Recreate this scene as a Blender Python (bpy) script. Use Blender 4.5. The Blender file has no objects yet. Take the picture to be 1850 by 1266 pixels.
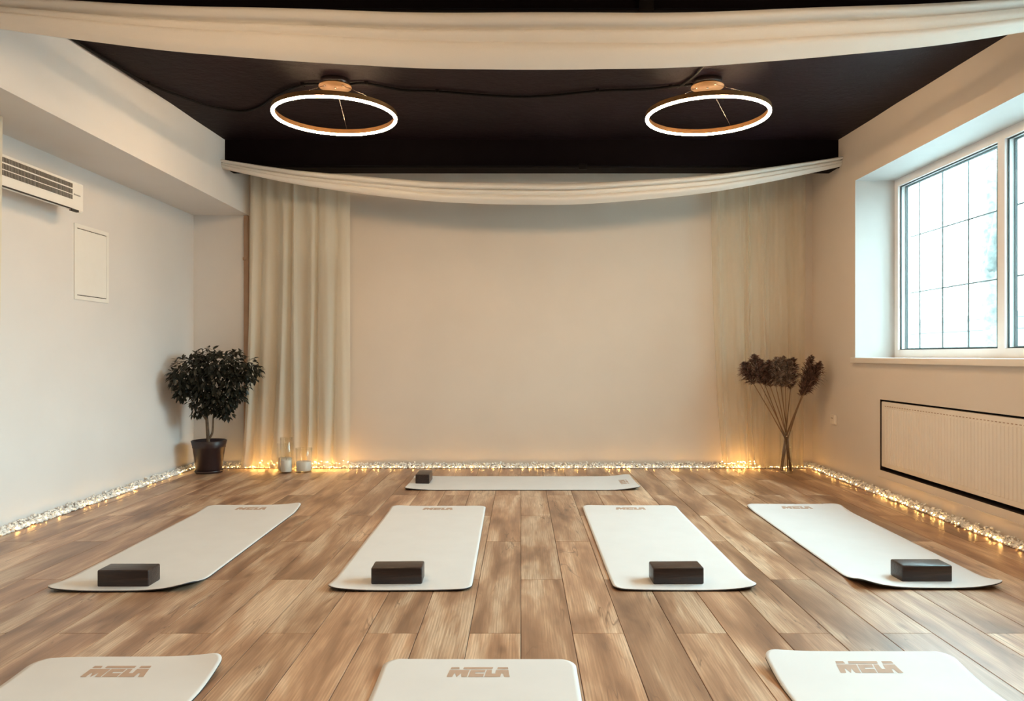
import bpy, math, random
from mathutils import Vector, Matrix
R = random.Random(7)
PI = math.pi
scene = bpy.context.scene
COL = scene.collection

# ------------------------------------------------------------------ camera, world, exposure
cd = bpy.data.cameras.new('camera')
cam = bpy.data.objects.new('camera', cd); COL.objects.link(cam)
cam.location = (0, 0, 1.04); cam.rotation_euler = (PI/2, 0, 0)
cd.sensor_width = 36.0; cd.lens = 26.19
cd.shift_x = -16/1850; cd.shift_y = 9/1850
cd.clip_start = 0.05; cd.clip_end = 200
scene.camera = cam

scene.view_settings.view_transform = 'Standard'
scene.view_settings.look = 'None'
scene.view_settings.gamma = 1.0
scene.view_settings.use_curve_mapping = False
scene.view_settings.exposure = 0.06
scene.cycles.transparent_max_bounces = 24

SKY = 28.5
RING = 144.0
BULB = 110.0
w = bpy.data.worlds.new('overcast_sky'); scene.world = w; w.use_nodes = True
bg = w.node_tree.nodes['Background']
bg.inputs[0].default_value = (0.66, 0.91, 1.0, 1)
# overcast sky: brightest overhead, a little less at the horizon
_t = w.node_tree; _tc = _t.nodes.new('ShaderNodeTexCoord'); _sp = _t.nodes.new('ShaderNodeSeparateXYZ')
_t.links.new(_tc.outputs['Generated'], _sp.inputs[0])
_mr = _t.nodes.new('ShaderNodeMapRange'); _t.links.new(_sp.outputs[2], _mr.inputs[0])
_mr.inputs[1].default_value = 0; _mr.inputs[2].default_value = 1; _mr.inputs[3].default_value = SKY*.8; _mr.inputs[4].default_value = SKY
_t.links.new(_mr.outputs[0], bg.inputs[1])

# room measures (metres)
XL, XR, YB, YN = -3.05, 2.72, 6.95, -2.4
XS = -2.535                      # face of the left soffit
ZS = 2.345                       # underside of the soffit
WY = [(1.95, 6.06)]  # window openings along the right wall
WZ0, WZ1 = 1.01, 2.462
XW = 3.04                        # inner face of the window frames
def ceil_z(y): return 2.885 + (y-6.29)*0.0262

for k, (y0, y1) in enumerate(WY):          # sampling portals in the real window openings
    ld = bpy.data.lights.new('window_portal', 'AREA'); ld.shape = 'RECTANGLE'
    ld.size = WZ1-WZ0; ld.size_y = y1-y0
    ld.cycles.is_portal = True
    lo = bpy.data.objects.new('window_portal', ld); COL.objects.link(lo)
    lo.location = (XW+0.25, (y0+y1)/2, (WZ0+WZ1)/2); lo.rotation_euler = (0, PI/2, 0)

# ------------------------------------------------------------------ material helpers
def lin(c):
    c = c/255.0
    return c/12.92 if c <= 0.04045 else ((c+0.055)/1.055)**2.4
def rgb(r, g, b): return (lin(r), lin(g), lin(b), 1)
class N:
    def __init__(s, name):
        s.m = bpy.data.materials.new(name); s.m.use_nodes = True
        s.t = s.m.node_tree; s.n = s.t.nodes; s.l = s.t.links
        s.b = s.n.get('Principled BSDF'); s.out = s.n.get('Material Output')
    def add(s, typ, **kw):
        x = s.n.new(typ)
        for k, v in kw.items(): setattr(x, k, v)
        return x
    def link(s, a, b): s.l.new(a, b)
    def mixc(s, fac, a, b, mode='MIX'):
        x = s.add('ShaderNodeMix', data_type='RGBA', blend_type=mode)
        for sock, v in ((x.inputs[0], fac), (x.inputs[6], a), (x.inputs[7], b)):
            if hasattr(v, 'is_linked'): s.link(v, sock)
            else: sock.default_value = v
        return x.outputs[2]
    def math(s, op, a, b=None, clamp=False):
        x = s.add('ShaderNodeMath', operation=op, use_clamp=clamp)
        for i, v in enumerate((a, b)):
            if v is None: continue
            if hasattr(v, 'is_linked'): s.link(v, x.inputs[i])
            else: x.inputs[i].default_value = v
        return x.outputs[0]
    def noise(s, vec, scale, detail=3, rough=.5, dist=0):
        x = s.add('ShaderNodeTexNoise')
        if vec is not None: s.link(vec, x.inputs['Vector'])
        x.inputs['Scale'].default_value = scale; x.inputs['Detail'].default_value = detail
        x.inputs['Roughness'].default_value = rough; x.inputs['Distortion'].default_value = dist
        return x.outputs['Fac']
    def ramp(s, fac, stops):
        x = s.add('ShaderNodeValToRGB'); s.link(fac, x.inputs[0])
        cr = x.color_ramp
        while len(cr.elements) < len(stops): cr.elements.new(0.5)
        for e, (p, c) in zip(cr.elements, stops): e.position = p; e.color = c
        return x.outputs[0]
    def mapping(s, vec, sc=(1, 1, 1), loc=None):
        x = s.add('ShaderNodeMapping'); s.link(vec, x.inputs[0])
        x.inputs['Scale'].default_value = sc
        if loc is not None: s.link(loc, x.inputs['Location'])
        return x.outputs[0]
    def bump(s, h, strength, dist=.01):
        x = s.add('ShaderNodeBump'); s.link(h, x.inputs['Height'])
        x.inputs['Strength'].default_value = strength; x.inputs['Distance'].default_value = dist
        s.link(x.outputs[0], s.b.inputs['Normal'])
    def obj(s): return s.add('ShaderNodeTexCoord').outputs['Object']
def plain(name, c, rough=.6, metal=0, spec=.5, bump=None, var=0.06, vscale=9):
    m = N(name); o = m.obj()
    n = m.noise(o, vscale, 4)
    d = tuple(x*(1-var*2) for x in c[:3])+(1,); u = tuple(min(1, x*(1+var)) for x in c[:3])+(1,)
    m.link(m.ramp(n, [(.3, d), (.7, u)]), m.b.inputs['Base Color'])
    m.b.inputs['Roughness'].default_value = rough; m.b.inputs['Metallic'].default_value = metal
    m.b.inputs['Specular IOR Level'].default_value = spec
    if bump: m.bump(m.noise(o, bump[0], 4), bump[1], bump[2] if len(bump) > 2 else .004)
    return m.m
def emit(name, c, strength):
    m = N(name); m.b.inputs['Base Color'].default_value = c
    m.b.inputs['Emission Color'].default_value = c; m.b.inputs['Emission Strength'].default_value = strength
    return m.m
def thin_glass(name, tint=(1, 1, 1, 1), refl=1.0, ior=1.45):
    m = N(name); m.n.remove(m.b)
    t = m.add('ShaderNodeBsdfTransparent'); t.inputs[0].default_value = tint
    g = m.add('ShaderNodeBsdfGlossy'); g.inputs['Roughness'].default_value = .03
    f = m.add('ShaderNodeFresnel'); bf = m.add('ShaderNodeNewGeometry').outputs['Backfacing']
    m.link(m.math('ADD', ior, m.math('MULTIPLY', bf, 1/ior-ior)), f.inputs[0])   # same reflectance from both sides
    x = m.add('ShaderNodeMixShader'); m.link(m.math('MULTIPLY', f.outputs[0], refl), x.inputs[0])
    m.link(t.outputs[0], x.inputs[1]); m.link(g.outputs[0], x.inputs[2]); m.link(x.outputs[0], m.out.inputs[0])
    return m.m
def cloth(name, c, transp, transl=.45, weave=900):
    m = N(name); m.n.remove(m.b); o = m.obj()
    n = m.noise(m.mapping(o, (1, 1, .05)), weave, 2)
    col = m.mixc(n, tuple(x*.9 for x in c[:3])+(1,), c)
    d = m.add('ShaderNodeBsdfDiffuse'); m.link(col, d.inputs[0])
    tl = m.add('ShaderNodeBsdfTranslucent'); m.link(col, tl.inputs[0])
    a = m.add('ShaderNodeMixShader'); a.inputs[0].default_value = transl
    m.link(d.outputs[0], a.inputs[1]); m.link(tl.outputs[0], a.inputs[2])
    if transp > 0:
        lw = m.add('ShaderNodeLayerWeight'); lw.inputs[0].default_value = .35
        fac = m.math('MULTIPLY', m.math('SUBTRACT', 1.0, lw.outputs['Facing']), transp)
        t = m.add('ShaderNodeBsdfTransparent'); t.inputs[0].default_value = (1, .985, .95, 1)
        b = m.add('ShaderNodeMixShader'); m.link(fac, b.inputs[0])
        m.link(a.outputs[0], b.inputs[1]); m.link(t.outputs[0], b.inputs[2])
        m.link(b.outputs[0], m.out.inputs[0])
    else: m.link(a.outputs[0], m.out.inputs[0])
    return m.m

def wood_floor():
    m = N('rustic_oak_laminate'); o = m.obj()
    rnd = m.add('ShaderNodeObjectInfo').outputs['Random']
    cv = m.add('ShaderNodeCombineXYZ')
    m.link(m.math('MULTIPLY', rnd, 37.0), cv.inputs[0]); m.link(m.math('MULTIPLY', rnd, 91.0), cv.inputs[1])
    m.link(m.math('MULTIPLY', rnd, 13.0), cv.inputs[2])
    ad = m.add('ShaderNodeVectorMath', operation='ADD'); m.link(o, ad.inputs[0]); m.link(cv.outputs[0], ad.inputs[1])
    p = ad.outputs[0]
    big = m.noise(m.mapping(p, (7.5, 1.3, 1)), 1.0, 3, .55, .4)
    mid = m.noise(m.mapping(p, (22, 2.2, 1)), 1.0, 4, .6, 1.2)
    fine = m.noise(m.mapping(p, (150, 5.0, 1)), 1.0, 3, .6, .6)
    wv = m.add('ShaderNodeTexWave', wave_type='BANDS', bands_direction='X')
    m.link(m.mapping(p, (9, .55, 1)), wv.inputs['Vector'])
    wv.inputs['Scale'].default_value = 3.2; wv.inputs['Distortion'].default_value = 9
    wv.inputs['Detail'].default_value = 3; wv.inputs['Detail Scale'].default_value = .8
    base = m.ramp(big, [(.33, rgb(110, 80, 60)), (.44, rgb(156, 120, 94)), (.53, rgb(186, 151, 122)), (.64, rgb(218, 193, 166))])
    c = m.mixc(m.math('MULTIPLY', m.ramp(mid, [(.42, (0, 0, 0, 1)), (.68, (1, 1, 1, 1))]), .45), base, rgb(140, 104, 78))
    c = m.mixc(m.math('MULTIPLY', wv.outputs['Fac'], .30), c, rgb(128, 94, 70))
    c = m.mixc(m.math('MULTIPLY', m.ramp(fine, [(.35, (1, 1, 1, 1)), (.6, (0, 0, 0, 1))]), .36), c, rgb(108, 78, 58))
    # cracks: thin lines that wander along the grain
    cr = m.noise(m.mapping(p, (16, 1.6, 1)), .55, 3, .6, 1.0)
    line = m.math('SUBTRACT', 1.0, m.math('MULTIPLY', m.math('ABSOLUTE', m.math('SUBTRACT', cr, .5)), 85.0), clamp=True)
    gate = m.ramp(m.noise(m.mapping(p, (5, 1.5, 1)), 1.0, 1), [(.52, (0, 0, 0, 1)), (.6, (1, 1, 1, 1))])
    c = m.mixc(m.math('MULTIPLY', m.math('MULTIPLY', line, gate), .75), c, rgb(84, 58, 42))
    # knots
    vo = m.add('ShaderNodeTexVoronoi'); vo.inputs['Scale'].default_value = 1.0
    m.link(m.mapping(p, (6.5, 2.6, 1)), vo.inputs['Vector'])
    kn = m.ramp(vo.outputs['Distance'], [(.03, (1, 1, 1, 1)), (.15, (0, 0, 0, 1))])
    c = m.mixc(m.math('MULTIPLY', kn, .6), c, rgb(92, 64, 46))
    bri = m.add('ShaderNodeHueSaturation'); m.link(c, bri.inputs['Color'])
    m.link(m.math('ADD', m.math('MULTIPLY', rnd, .36), .84), bri.inputs['Value'])
    bri.inputs['Saturation'].default_value = 1.03
    m.link(bri.outputs[0], m.b.inputs['Base Color'])
    m.b.inputs['Roughness'].default_value = .40
    m.b.inputs['Specular IOR Level'].default_value = 1.0
    m.bump(m.math('ADD', fine, m.math('MULTIPLY', line, -.6)), .12, .002)
    return m.m
def block_wood():
    m = N('dark_brown_grained_block'); o = m.obj()
    n = m.noise(m.mapping(o, (7, 60, 90)), 1.0, 4, .6, .4)
    m.link(m.ramp(n, [(.3, rgb(20, 10, 10)), (.55, rgb(36, 21, 19)), (.75, rgb(66, 46, 40))]), m.b.inputs['Base Color'])
    m.b.inputs['Roughness'].default_value = .36; m.b.inputs['Specular IOR Level'].default_value = .6; m.bump(n, .6, .003)
    return m.m
def ceiling_paint():
    m = N('dark_aubergine_ceiling_paint'); o = m.obj()
    n = m.noise(o, 1.6, 5, .6); b = m.noise(o, 14, 6, .65)
    m.link(m.ramp(n, [(.3, rgb(20, 11, 16)), (.7, rgb(31, 19, 25))]), m.b.inputs['Base Color'])
    m.b.inputs['Roughness'].default_value = .62; m.b.inputs['Specular IOR Level'].default_value = .12; m.bump(b, .35, .02)
    return m.m

M = dict(
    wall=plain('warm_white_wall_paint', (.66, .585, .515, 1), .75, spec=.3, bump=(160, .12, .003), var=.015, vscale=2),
    wall_daylit=plain('daylight_tinted_wall_paint', (.725, .715, .715, 1), .75, spec=.3, bump=(160, .12, .003), var=.015, vscale=2),  # one paint split in two: whiter here for daylight, beiger elsewhere for lamplight
    ceil=ceiling_paint(),
    beam=plain('black_beam_paint', rgb(10, 4, 8), .7, spec=.08, bump=(30, .2)),
    conduit=plain('black_conduit', rgb(9, 5, 7), .6, spec=.15),
    floor=wood_floor(),
    sub=plain('dark_joint', rgb(46, 32, 24), .8),
    mat=plain('cream_mat_rubber', (.645, .645, .65, 1), .62, bump=(700, .15, .001), var=.015, vscale=6),
    under=plain('slate_mat_underside', rgb(40, 42, 48), .7),
    logo=plain('taupe_print', rgb(178, 152, 134), .7, var=.02),
    block=block_wood(),
    curtain=cloth('cream_sheer_curtain', (.90, .85, .74, 1), .24, .40),
    sheer=cloth('fine_sheer_curtain', (.80, .71, .56, 1), .66, .5),
    swag=cloth('cream_swag_cloth', (.93, .90, .86, 1), 0, .38),
    pebble=plain('white_marble_pebble', (.88, .86, .83, 1), .5, var=.12, vscale=40),
    bulb=emit('warm_led', (1, .54, .15, 1), BULB),
    wire=plain('clear_brown_wire', rgb(90, 66, 44), .4),
    ring=emit('warm_led_tube', (1, .68, .39, 1), RING),
    bronze=plain('bronze_metal', rgb(150, 110, 70), .38, .8),
    gold=plain('brushed_gold_metal', rgb(132, 98, 62), .5, .4),
    canopy=plain('dark_canopy_metal', rgb(36, 26, 26), .35, .3),
    chrome=plain('steel_cable', rgb(200, 190, 180), .25, 1),
    white=plain('white_plastic', (.82, .82, .80, 1), .4, var=.01),
    frame=plain('white_window_frame', (.80, .77, .77, 1), .4, var=.01),
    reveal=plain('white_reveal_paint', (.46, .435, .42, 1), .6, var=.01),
    sill=plain('cream_sill_edge', (.80, .74, .68, 1), .35, var=.01),
    gasket=plain('black_gasket', rgb(30, 46, 50), .5),
    glass=thin_glass('window_pane_glass', (.97, .995, .99, 1), .8),
    vase=thin_glass('clear_vase_glass', (.975, .98, .97, 1), 1.0, 1.6),
    candle=plain('white_wax', (.86, .83, .79, 1), .5, var=.01),
    wick=plain('burnt_wick', rgb(50, 40, 34), .8),
    slot=plain('dark_heater_slot', rgb(44, 42, 42), .6),
    fin=plain('grey_heater_fin', rgb(150, 146, 142), .5),
    grey=plain('grey_print', rgb(150, 150, 150), .6),
    rad=plain('beige_radiator_enamel', (.76, .69, .61, 1), .45, var=.01),
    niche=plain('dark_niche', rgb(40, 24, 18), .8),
    pot=plain('dark_plum_pot', rgb(42, 28, 32), .38),
    soil=plain('dark_soil', rgb(38, 28, 22), .9, bump=(60, .8, .01)),
    bark=plain('ficus_bark', rgb(120, 98, 78), .8, bump=(80, .5), var=.2, vscale=30),
    leaf=plain('dark_ficus_leaf', rgb(27, 30, 21), .5, var=.25, vscale=14),
    reed=plain('dry_reed_stem', rgb(112, 84, 56), .7),
    plume_pale=plain('pale_reed_plume', rgb(136, 110, 94), .9, var=.4, vscale=30),
    plume=plain('brown_reed_plume', rgb(104, 74, 62), .9, var=.4, vscale=30),
    board=plain('grey_beige_board', rgb(138, 122, 106), .7),
    edge=plain('brown_board_edge', rgb(165, 135, 112), .7),
    facade=plain('white_render_facade', (.32, .32, .31, 1), .8),
    ledge=plain('ledge_shadow_tone', (.10, .11, .11, 1), .8),  # dark tone stands in for the cornice shadow lines
    trunk=plain('grey_bark', (.11, .12, .115, 1), .9, bump=(8, .6, .05), var=.3),
    snow=plain('pale_paving', (.28, .29, .29, 1), .9),
    rod=plain('grey_steel_rod', (.035, .037, .037, 1), .6),
    rail=plain('grey_rail', (.05, .055, .055, 1), .6),
)

# ------------------------------------------------------------------ geometry helpers
class MB:
    def __init__(s): s.v = []; s.f = []; s.s = []
    def quad(s, pts, smooth=False):
        b = len(s.v); s.v += [tuple(p) for p in pts]; s.f.append(tuple(range(b, b+len(pts)))); s.s.append(smooth); return s
    def box(s, x0, x1, y0, y1, z0, z1, bev=0):
        if bev <= 0:
            b = len(s.v)
            s.v += [(x, y, z) for z in (z0, z1) for y in (y0, y1) for x in (x0, x1)]
            for q in ((0, 2, 3, 1), (4, 5, 7, 6), (0, 1, 5, 4), (2, 6, 7, 3), (0, 4, 6, 2), (1, 3, 7, 5)):
                s.f.append(tuple(b+i for i in q)); s.s.append(False)
            return s
        import bmesh
        bm = bmesh.new(); bmesh.ops.create_cube(bm, size=1)
        for v in bm.verts:
            v.co = Vector(((x0+x1)/2+v.co.x*(x1-x0), (y0+y1)/2+v.co.y*(y1-y0), (z0+z1)/2+v.co.z*(z1-z0)))
        bmesh.ops.bevel(bm, geom=bm.edges[:], offset=bev, segments=3, profile=.5, affect='EDGES')
        b = len(s.v); bm.verts.index_update(); s.v += [tuple(v.co) for v in bm.verts]
        for f in bm.faces: s.f.append(tuple(b+v.index for v in f.verts)); s.s.append(True)
        bm.free(); return s
    def tube(s, pts, r, n=8, cap=True, closed=False):
        pts = [Vector(p) for p in pts]; k = len(pts); b = len(s.v)
        rr = r if isinstance(r, (list, tuple)) else [r]*k
        up = None
        for i, p in enumerate(pts):
            a = pts[(i-1) % k] if (closed or i > 0) else p
            c = pts[(i+1) % k] if (closed or i < k-1) else p
            t = (c-a).normalized()
            if up is None: up = t.orthogonal().normalized()
            up = (up-t*up.dot(t)); up = up.normalized() if up.length > 1e-6 else t.orthogonal().normalized()
            sd = t.cross(up)
            for j in range(n):
                an = 2*PI*j/n; s.v.append(tuple(p+(up*math.cos(an)+sd*math.sin(an))*rr[i]))
        for i in range(k if closed else k-1):
            i2 = (i+1) % k
            for j in range(n):
                j2 = (j+1) % n
                s.f.append((b+i*n+j, b+i2*n+j, b+i2*n+j2, b+i*n+j2)); s.s.append(True)
        if cap and not closed:
            s.f.append(tuple(b+j for j in range(n))); s.s.append(False)
            s.f.append(tuple(b+(k-1)*n+j for j in reversed(range(n)))); s.s.append(False)
        return s
    def lathe(s, prof, c=(0, 0, 0), n=32):
        b = len(s.v)
        for r, z in prof:
            for j in range(n):
                a = 2*PI*j/n; s.v.append((c[0]+r*math.cos(a), c[1]+r*math.sin(a), c[2]+z))
        for i in range(len(prof)-1):
            for j in range(n):
                j2 = (j+1) % n
                s.f.append((b+i*n+j, b+i*n+j2, b+(i+1)*n+j2, b+(i+1)*n+j)); s.s.append(True)
        return s
    def grid(s, nu, nv, fn, smooth=True, flip=False):
        b = len(s.v)
        for i in range(nu+1):
            for j in range(nv+1): s.v.append(tuple(fn(i/nu, j/nv)))
        for i in range(nu):
            for j in range(nv):
                q = (b+i*(nv+1)+j, b+(i+1)*(nv+1)+j, b+(i+1)*(nv+1)+j+1, b+i*(nv+1)+j+1)
                s.f.append(q[::-1] if flip else q); s.s.append(smooth)
        return s
    def mesh(s, name, mat, off=(0, 0, 0)):
        me = bpy.data.meshes.new(name)
        o = Vector(off)
        me.from_pydata([(x-o.x, y-o.y, z-o.z) for x, y, z in s.v], [], s.f)
        me.polygons.foreach_set('use_smooth', s.s)
        me.materials.append(mat); me.update(); return me
    def build(s, name, mat, parent=None, kind=None, label=None, off=None):
        if off is None: off = world_loc(parent) if parent else (0, 0, 0)
        o = bpy.data.objects.new(name, s.mesh(name, mat, off)); COL.objects.link(o)
        if parent: o.parent = parent
        if kind: o['kind'] = kind
        if label: o['label'] = label
        return o
def world_loc(o):
    v = Vector(o.location)
    while o.parent: o = o.parent; v += Vector(o.location)
    return v
def tag(o, label, cat, group=None):
    o['label'] = label; o['category'] = cat
    if group: o['group'] = group
    return o
def thing(name, label, cat, loc=(0, 0, 0), group=None):
    o = bpy.data.objects.new(name, None); COL.objects.link(o); o.location = loc
    o.empty_display_size = .1
    return tag(o, label, cat, group)
def inst(name, me, parent, loc=(0, 0, 0), mat=None):
    o = bpy.data.objects.new(name, me); COL.objects.link(o); o.parent = parent
    if mat is not None: o.matrix_local = mat
    else: o.location = loc
    return o
def struct(name, mb, mat, parent=None):
    return mb.build(name, mat, parent, kind='structure')
def copy_tree(o, parent=None):
    c = o.copy(); COL.objects.link(c)
    if parent: c.parent = parent
    for ch in list(o.children): copy_tree(ch, c)
    return c

# ------------------------------------------------------------------ floor of separate planks
floor = struct('floor', MB().box(XL-.02, XR+.02, YN, YB+.02, -.06, -.012), M['sub'])
PW, PL = .193, 1.38
gap = .0011
pmesh = {}
def plank_mesh(wd, ln):
    key = (round(wd, 4), round(ln, 4))
    if key not in pmesh:
        b = MB(); x0, x1, y0, y1 = -wd/2+gap, wd/2-gap, -ln/2+gap, ln/2-gap; ch = .0012
        b.quad([(x0+ch, y0+ch, 0), (x1-ch, y0+ch, 0), (x1-ch, y1-ch, 0), (x0+ch, y1-ch, 0)])
        lo = [(x0, y0), (x1, y0), (x1, y1), (x0, y1)]; hi = [(x0+ch, y0+ch), (x1-ch, y0+ch), (x1-ch, y1-ch), (x0+ch, y1-ch)]
        for i in range(4):
            j = (i+1) % 4
            b.quad([lo[i]+(-.0012,), lo[j]+(-.0012,), hi[j]+(0,), hi[i]+(0,)])
            b.quad([lo[i]+(-.011,), lo[j]+(-.011,), lo[j]+(-.0012,), lo[i]+(-.0012,)])
        pmesh[key] = b.mesh('plank', M['floor'])
    return pmesh[key]
YF0, YF1 = -2.35, 6.86
for i in range(-16, 15):
    x0, x1 = max(i*PW, XL+.005), min((i+1)*PW, XR-.005)
    if x1-x0 < .02: continue
    ph = 4.84 if i % 2 == 0 else 4.17
    y = ph-6*PL
    while y < YF1:
        a, c = max(y, YF0), min(y+PL, YF1)
        if c-a > .02:
            inst('plank', plank_mesh(x1-x0, c-a), floor, ((x0+x1)/2, (a+c)/2, 0))
        y += PL

# ------------------------------------------------------------------ walls, soffit, ceiling, beams
zc = lambda y: ceil_z(y)+.02
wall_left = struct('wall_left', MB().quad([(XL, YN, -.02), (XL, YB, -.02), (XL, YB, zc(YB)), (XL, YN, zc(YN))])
                   .quad([(XL-.1, YN, -.02), (XL-.1, YB, -.02), (XL-.1, YB, zc(YB)), (XL-.1, YN, zc(YN))]), M['wall_daylit'])
wall_back = struct('wall_back', MB().box(XL-.1, XR+.4, YB, YB+.1, -.02, zc(YB)), M['wall'])
MB().box(XL, -2.575, YB-.004, YB+.002, -.01, ZS+.01).build('recess_daylight_tint', M['wall_daylit'], wall_back)  # added thin sheet, its daylight tint lightens the recess back wall
struct('wall_near', MB().box(XL-.1, XR+.4, YN-.1, YN, -.02, zc(YN)), M['wall'])
so = MB()
so.quad([(XL, YN, ZS), (XL, YB, ZS), (XS, YB, ZS), (XS, YN, ZS)])
so.quad([(XS, YN, ZS), (XS, YB, ZS), (XS, YB, zc(YB)), (XS, YN, zc(YN))])
soffit = so.build('soffit', M['wall_daylit'], wall_left)

RY0, RY1, RZ0, RZ1, RD = 2.9, 5.64, .175, .708, .11      # radiator niche
ys = sorted({YN, YB, RY0, RY1}|{v for p in WY for v in p})
zs = [-.02, RZ0, RZ1, WZ0, WZ1, None]
wr = MB(); rv = MB()
def hole(y, z):
    if RY0 < y < RY1 and RZ0 < z < RZ1: return 1
    for a, b in WY:
        if a < y < b and WZ0 < z < WZ1: return 2
    return 0
for i in range(len(ys)-1):
    for j in range(len(zs)-1):
        y0, y1, z0 = ys[i], ys[i+1], zs[j]
        za, zb = (zs[j+1],)*2 if zs[j+1] is not None else (zc(y0), zc(y1))
        if hole((y0+y1)/2, (z0+min(za, zb))/2): continue
        wr.quad([(XR, y0, z0), (XR, y1, z0), (XR, y1, zb), (XR, y0, za)])
        wr.quad([(XR+.45, y0, z0), (XR+.45, y1, z0), (XR+.45, y1, zb), (XR+.45, y0, za)])
wall_right = struct('wall_right', wr, M['wall'])
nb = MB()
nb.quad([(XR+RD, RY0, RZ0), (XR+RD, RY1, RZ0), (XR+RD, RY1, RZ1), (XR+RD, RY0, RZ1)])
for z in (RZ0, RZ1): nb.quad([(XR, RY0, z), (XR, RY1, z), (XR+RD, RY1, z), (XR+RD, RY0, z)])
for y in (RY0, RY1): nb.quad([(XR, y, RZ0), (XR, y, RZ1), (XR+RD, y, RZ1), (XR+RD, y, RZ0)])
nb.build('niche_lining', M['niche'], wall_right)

ce = MB()
NY = 24; NX = 20
ce.grid(NX, NY, lambda u, v: (XS-.02+(XR-XS+.04)*u, YN+(YB+.02-YN)*v,
        ceil_z(YN+(YB+.02-YN)*v)+.004*math.sin(u*31+v*17)*math.sin(v*40)))
ceiling = struct('ceiling', ce, M['ceil'])
MB().box(XL-.1, XR+.5, YN-.1, YB+.1, 3.0, 3.05).build('roof_slab', M['beam'], ceiling)
for y0, y1, zb in ((6.38, 6.58, 2.647), (3.47, 3.60, 2.632)):
    bm_ = MB().box(XS, XR, y0, y1, zb, ceil_z(y0)+.03)
    bm_.build('beam', M['beam'], ceiling)
    cn = MB().tube([(XS, y0-.012, zb+.005), (XR, y0-.012, zb+.005)], .012, 10)
    xb = .53 if y0 > 5 else .58
    cn.box(xb-.035, xb+.035, y0-.03, y0, zb-.02, zb+.03 if y0 > 5 else zb+.14, .004)
    cn.build('conduit', M['conduit'], ceiling)

# board and its edge on the back wall behind the left curtain
struct('trim_1', MB().box(-2.575, -2.535, YB-.03, YB, .05, 2.34).box(-2.578, -2.545, YB-.045, YB-.028, 1.925, 1.95), M['edge'])
tag(MB().box(-2.27, -1.70, YB-.05, YB, .06, 1.935, .004).build('wall_board', M['board']),
    'tall grey-beige board on the back wall seen through the left curtain', 'board')

# ------------------------------------------------------------------ windows
def rim(b, x0, x1, y0, y1, z0, z1, t):
    b.box(x0, x1, y0, y0+t, z0, z1); b.box(x0, x1, y1-t, y1, z0, z1)
    b.box(x0, x1, y0+t, y1-t, z0, z0+t); b.box(x0, x1, y0+t, y1-t, z1-t, z1)
    return b
def window(n, y0, y1):
    rvb = MB(); xo = XR+.45
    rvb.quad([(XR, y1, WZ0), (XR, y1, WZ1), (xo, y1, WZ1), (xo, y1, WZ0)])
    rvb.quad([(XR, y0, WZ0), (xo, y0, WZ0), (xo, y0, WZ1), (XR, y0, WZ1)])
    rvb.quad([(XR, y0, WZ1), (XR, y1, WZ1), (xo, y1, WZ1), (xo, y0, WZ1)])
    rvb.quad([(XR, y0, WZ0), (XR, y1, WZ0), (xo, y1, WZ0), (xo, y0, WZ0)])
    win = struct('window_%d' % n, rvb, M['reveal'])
    MB().box(XR-.035, XW+.02, y0-.04, y1+.015, WZ0-.03, WZ0+.012, .004).build('window_sill', M['sill'], win)
    f = MB(); fx0, fx1 = XW, XW+.075
    f.box(fx0, fx1, y1-.055, y1, WZ0+.012, WZ1); f.box(fx0, fx1, y0, y0+.055, WZ0+.012, WZ1)
    f.box(fx0, fx1, y0+.055, y1-.055, WZ0+.012, WZ0+.075); f.box(fx0, fx1, y0+.055, y1-.055, WZ1-.06, WZ1)
    mids = [y1-1.345*k for k in range(1, int((y1-y0)/1.345)) if y1-1.345*k > y0+.6]
    for ymid in mids: f.box(fx0, fx1, ymid-.035, ymid+.035, WZ0+.075, WZ1-.06)
    fr = f.build('window_frame', M['frame'], win)
    for a, b in zip([y0+.055]+[q+.035 for q in mids[::-1]], [q-.035 for q in mids[::-1]]+[y1-.055]):
        z0, z1 = WZ0+.075, WZ1-.06
        g = MB(); rim(g, fx0+.018, fx0+.026, a, b, z0, z1, .008); rim(g, fx0+.058, fx0+.075, a, b, z0, z1, .012)
        g.build('gasket', M['gasket'], win)
        MB().box(fx0+.030, fx0+.034, a, b, z0, z1).build('pane', M['glass'], win)
        MB().box(fx0+.052, fx0+.056, a, b, z0, z1).build('pane', M['glass'], win)
    gr = MB(); xg = XR+.56
    y = 6.13+.33
    while y > y0-.35:
        if y < y1+.5: gr.tube([(xg, y, WZ0-.15), (xg, y, WZ1+.15)], .0066, 6)
        y -= .334
    for z in (1.09, 1.567, 2.038, 2.51): gr.tube([(xg+.006, y0-.3, z), (xg+.006, y1+.45, z)], .0066, 6)
    gr.build('window_grille', M['rod'], win)
    return win
for n, (a, b) in enumerate(WY): window(n+1, a, b)

# ------------------------------------------------------------------ outside, washed out by daylight
tag(struct('ground_outside', MB().box(3.3, 40, -25, 40, -.4, -.3), M['snow']), 'pale snowy ground outside the window', 'ground')
bl = thing('building', 'pale rendered building across the yard behind the window', 'building', (24, 16, -.3))
MB().box(24, 32, -6, 60, -.3, 3.2).build('wall', M['facade'], bl)
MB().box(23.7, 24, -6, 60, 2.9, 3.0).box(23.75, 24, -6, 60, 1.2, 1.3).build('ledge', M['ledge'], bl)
tag(struct('added_sky_blocker', MB().box(XR+.6, 11, -9, .9, -.3, 6.5), M['facade']), 'added unseen block outside beside the window, screening oblique sky light', 'building')  # added out of view to keep oblique sky light off the back wall
tr = MB()
tr.tube([(7.62, 11.9, -.3), (7.6, 11.95, 1.3), (7.58, 12.05, 2.4), (7.7, 12.2, 3.6), (7.85, 12.5, 5.2)], [.19, .16, .13, .10, .06], 12)
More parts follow.
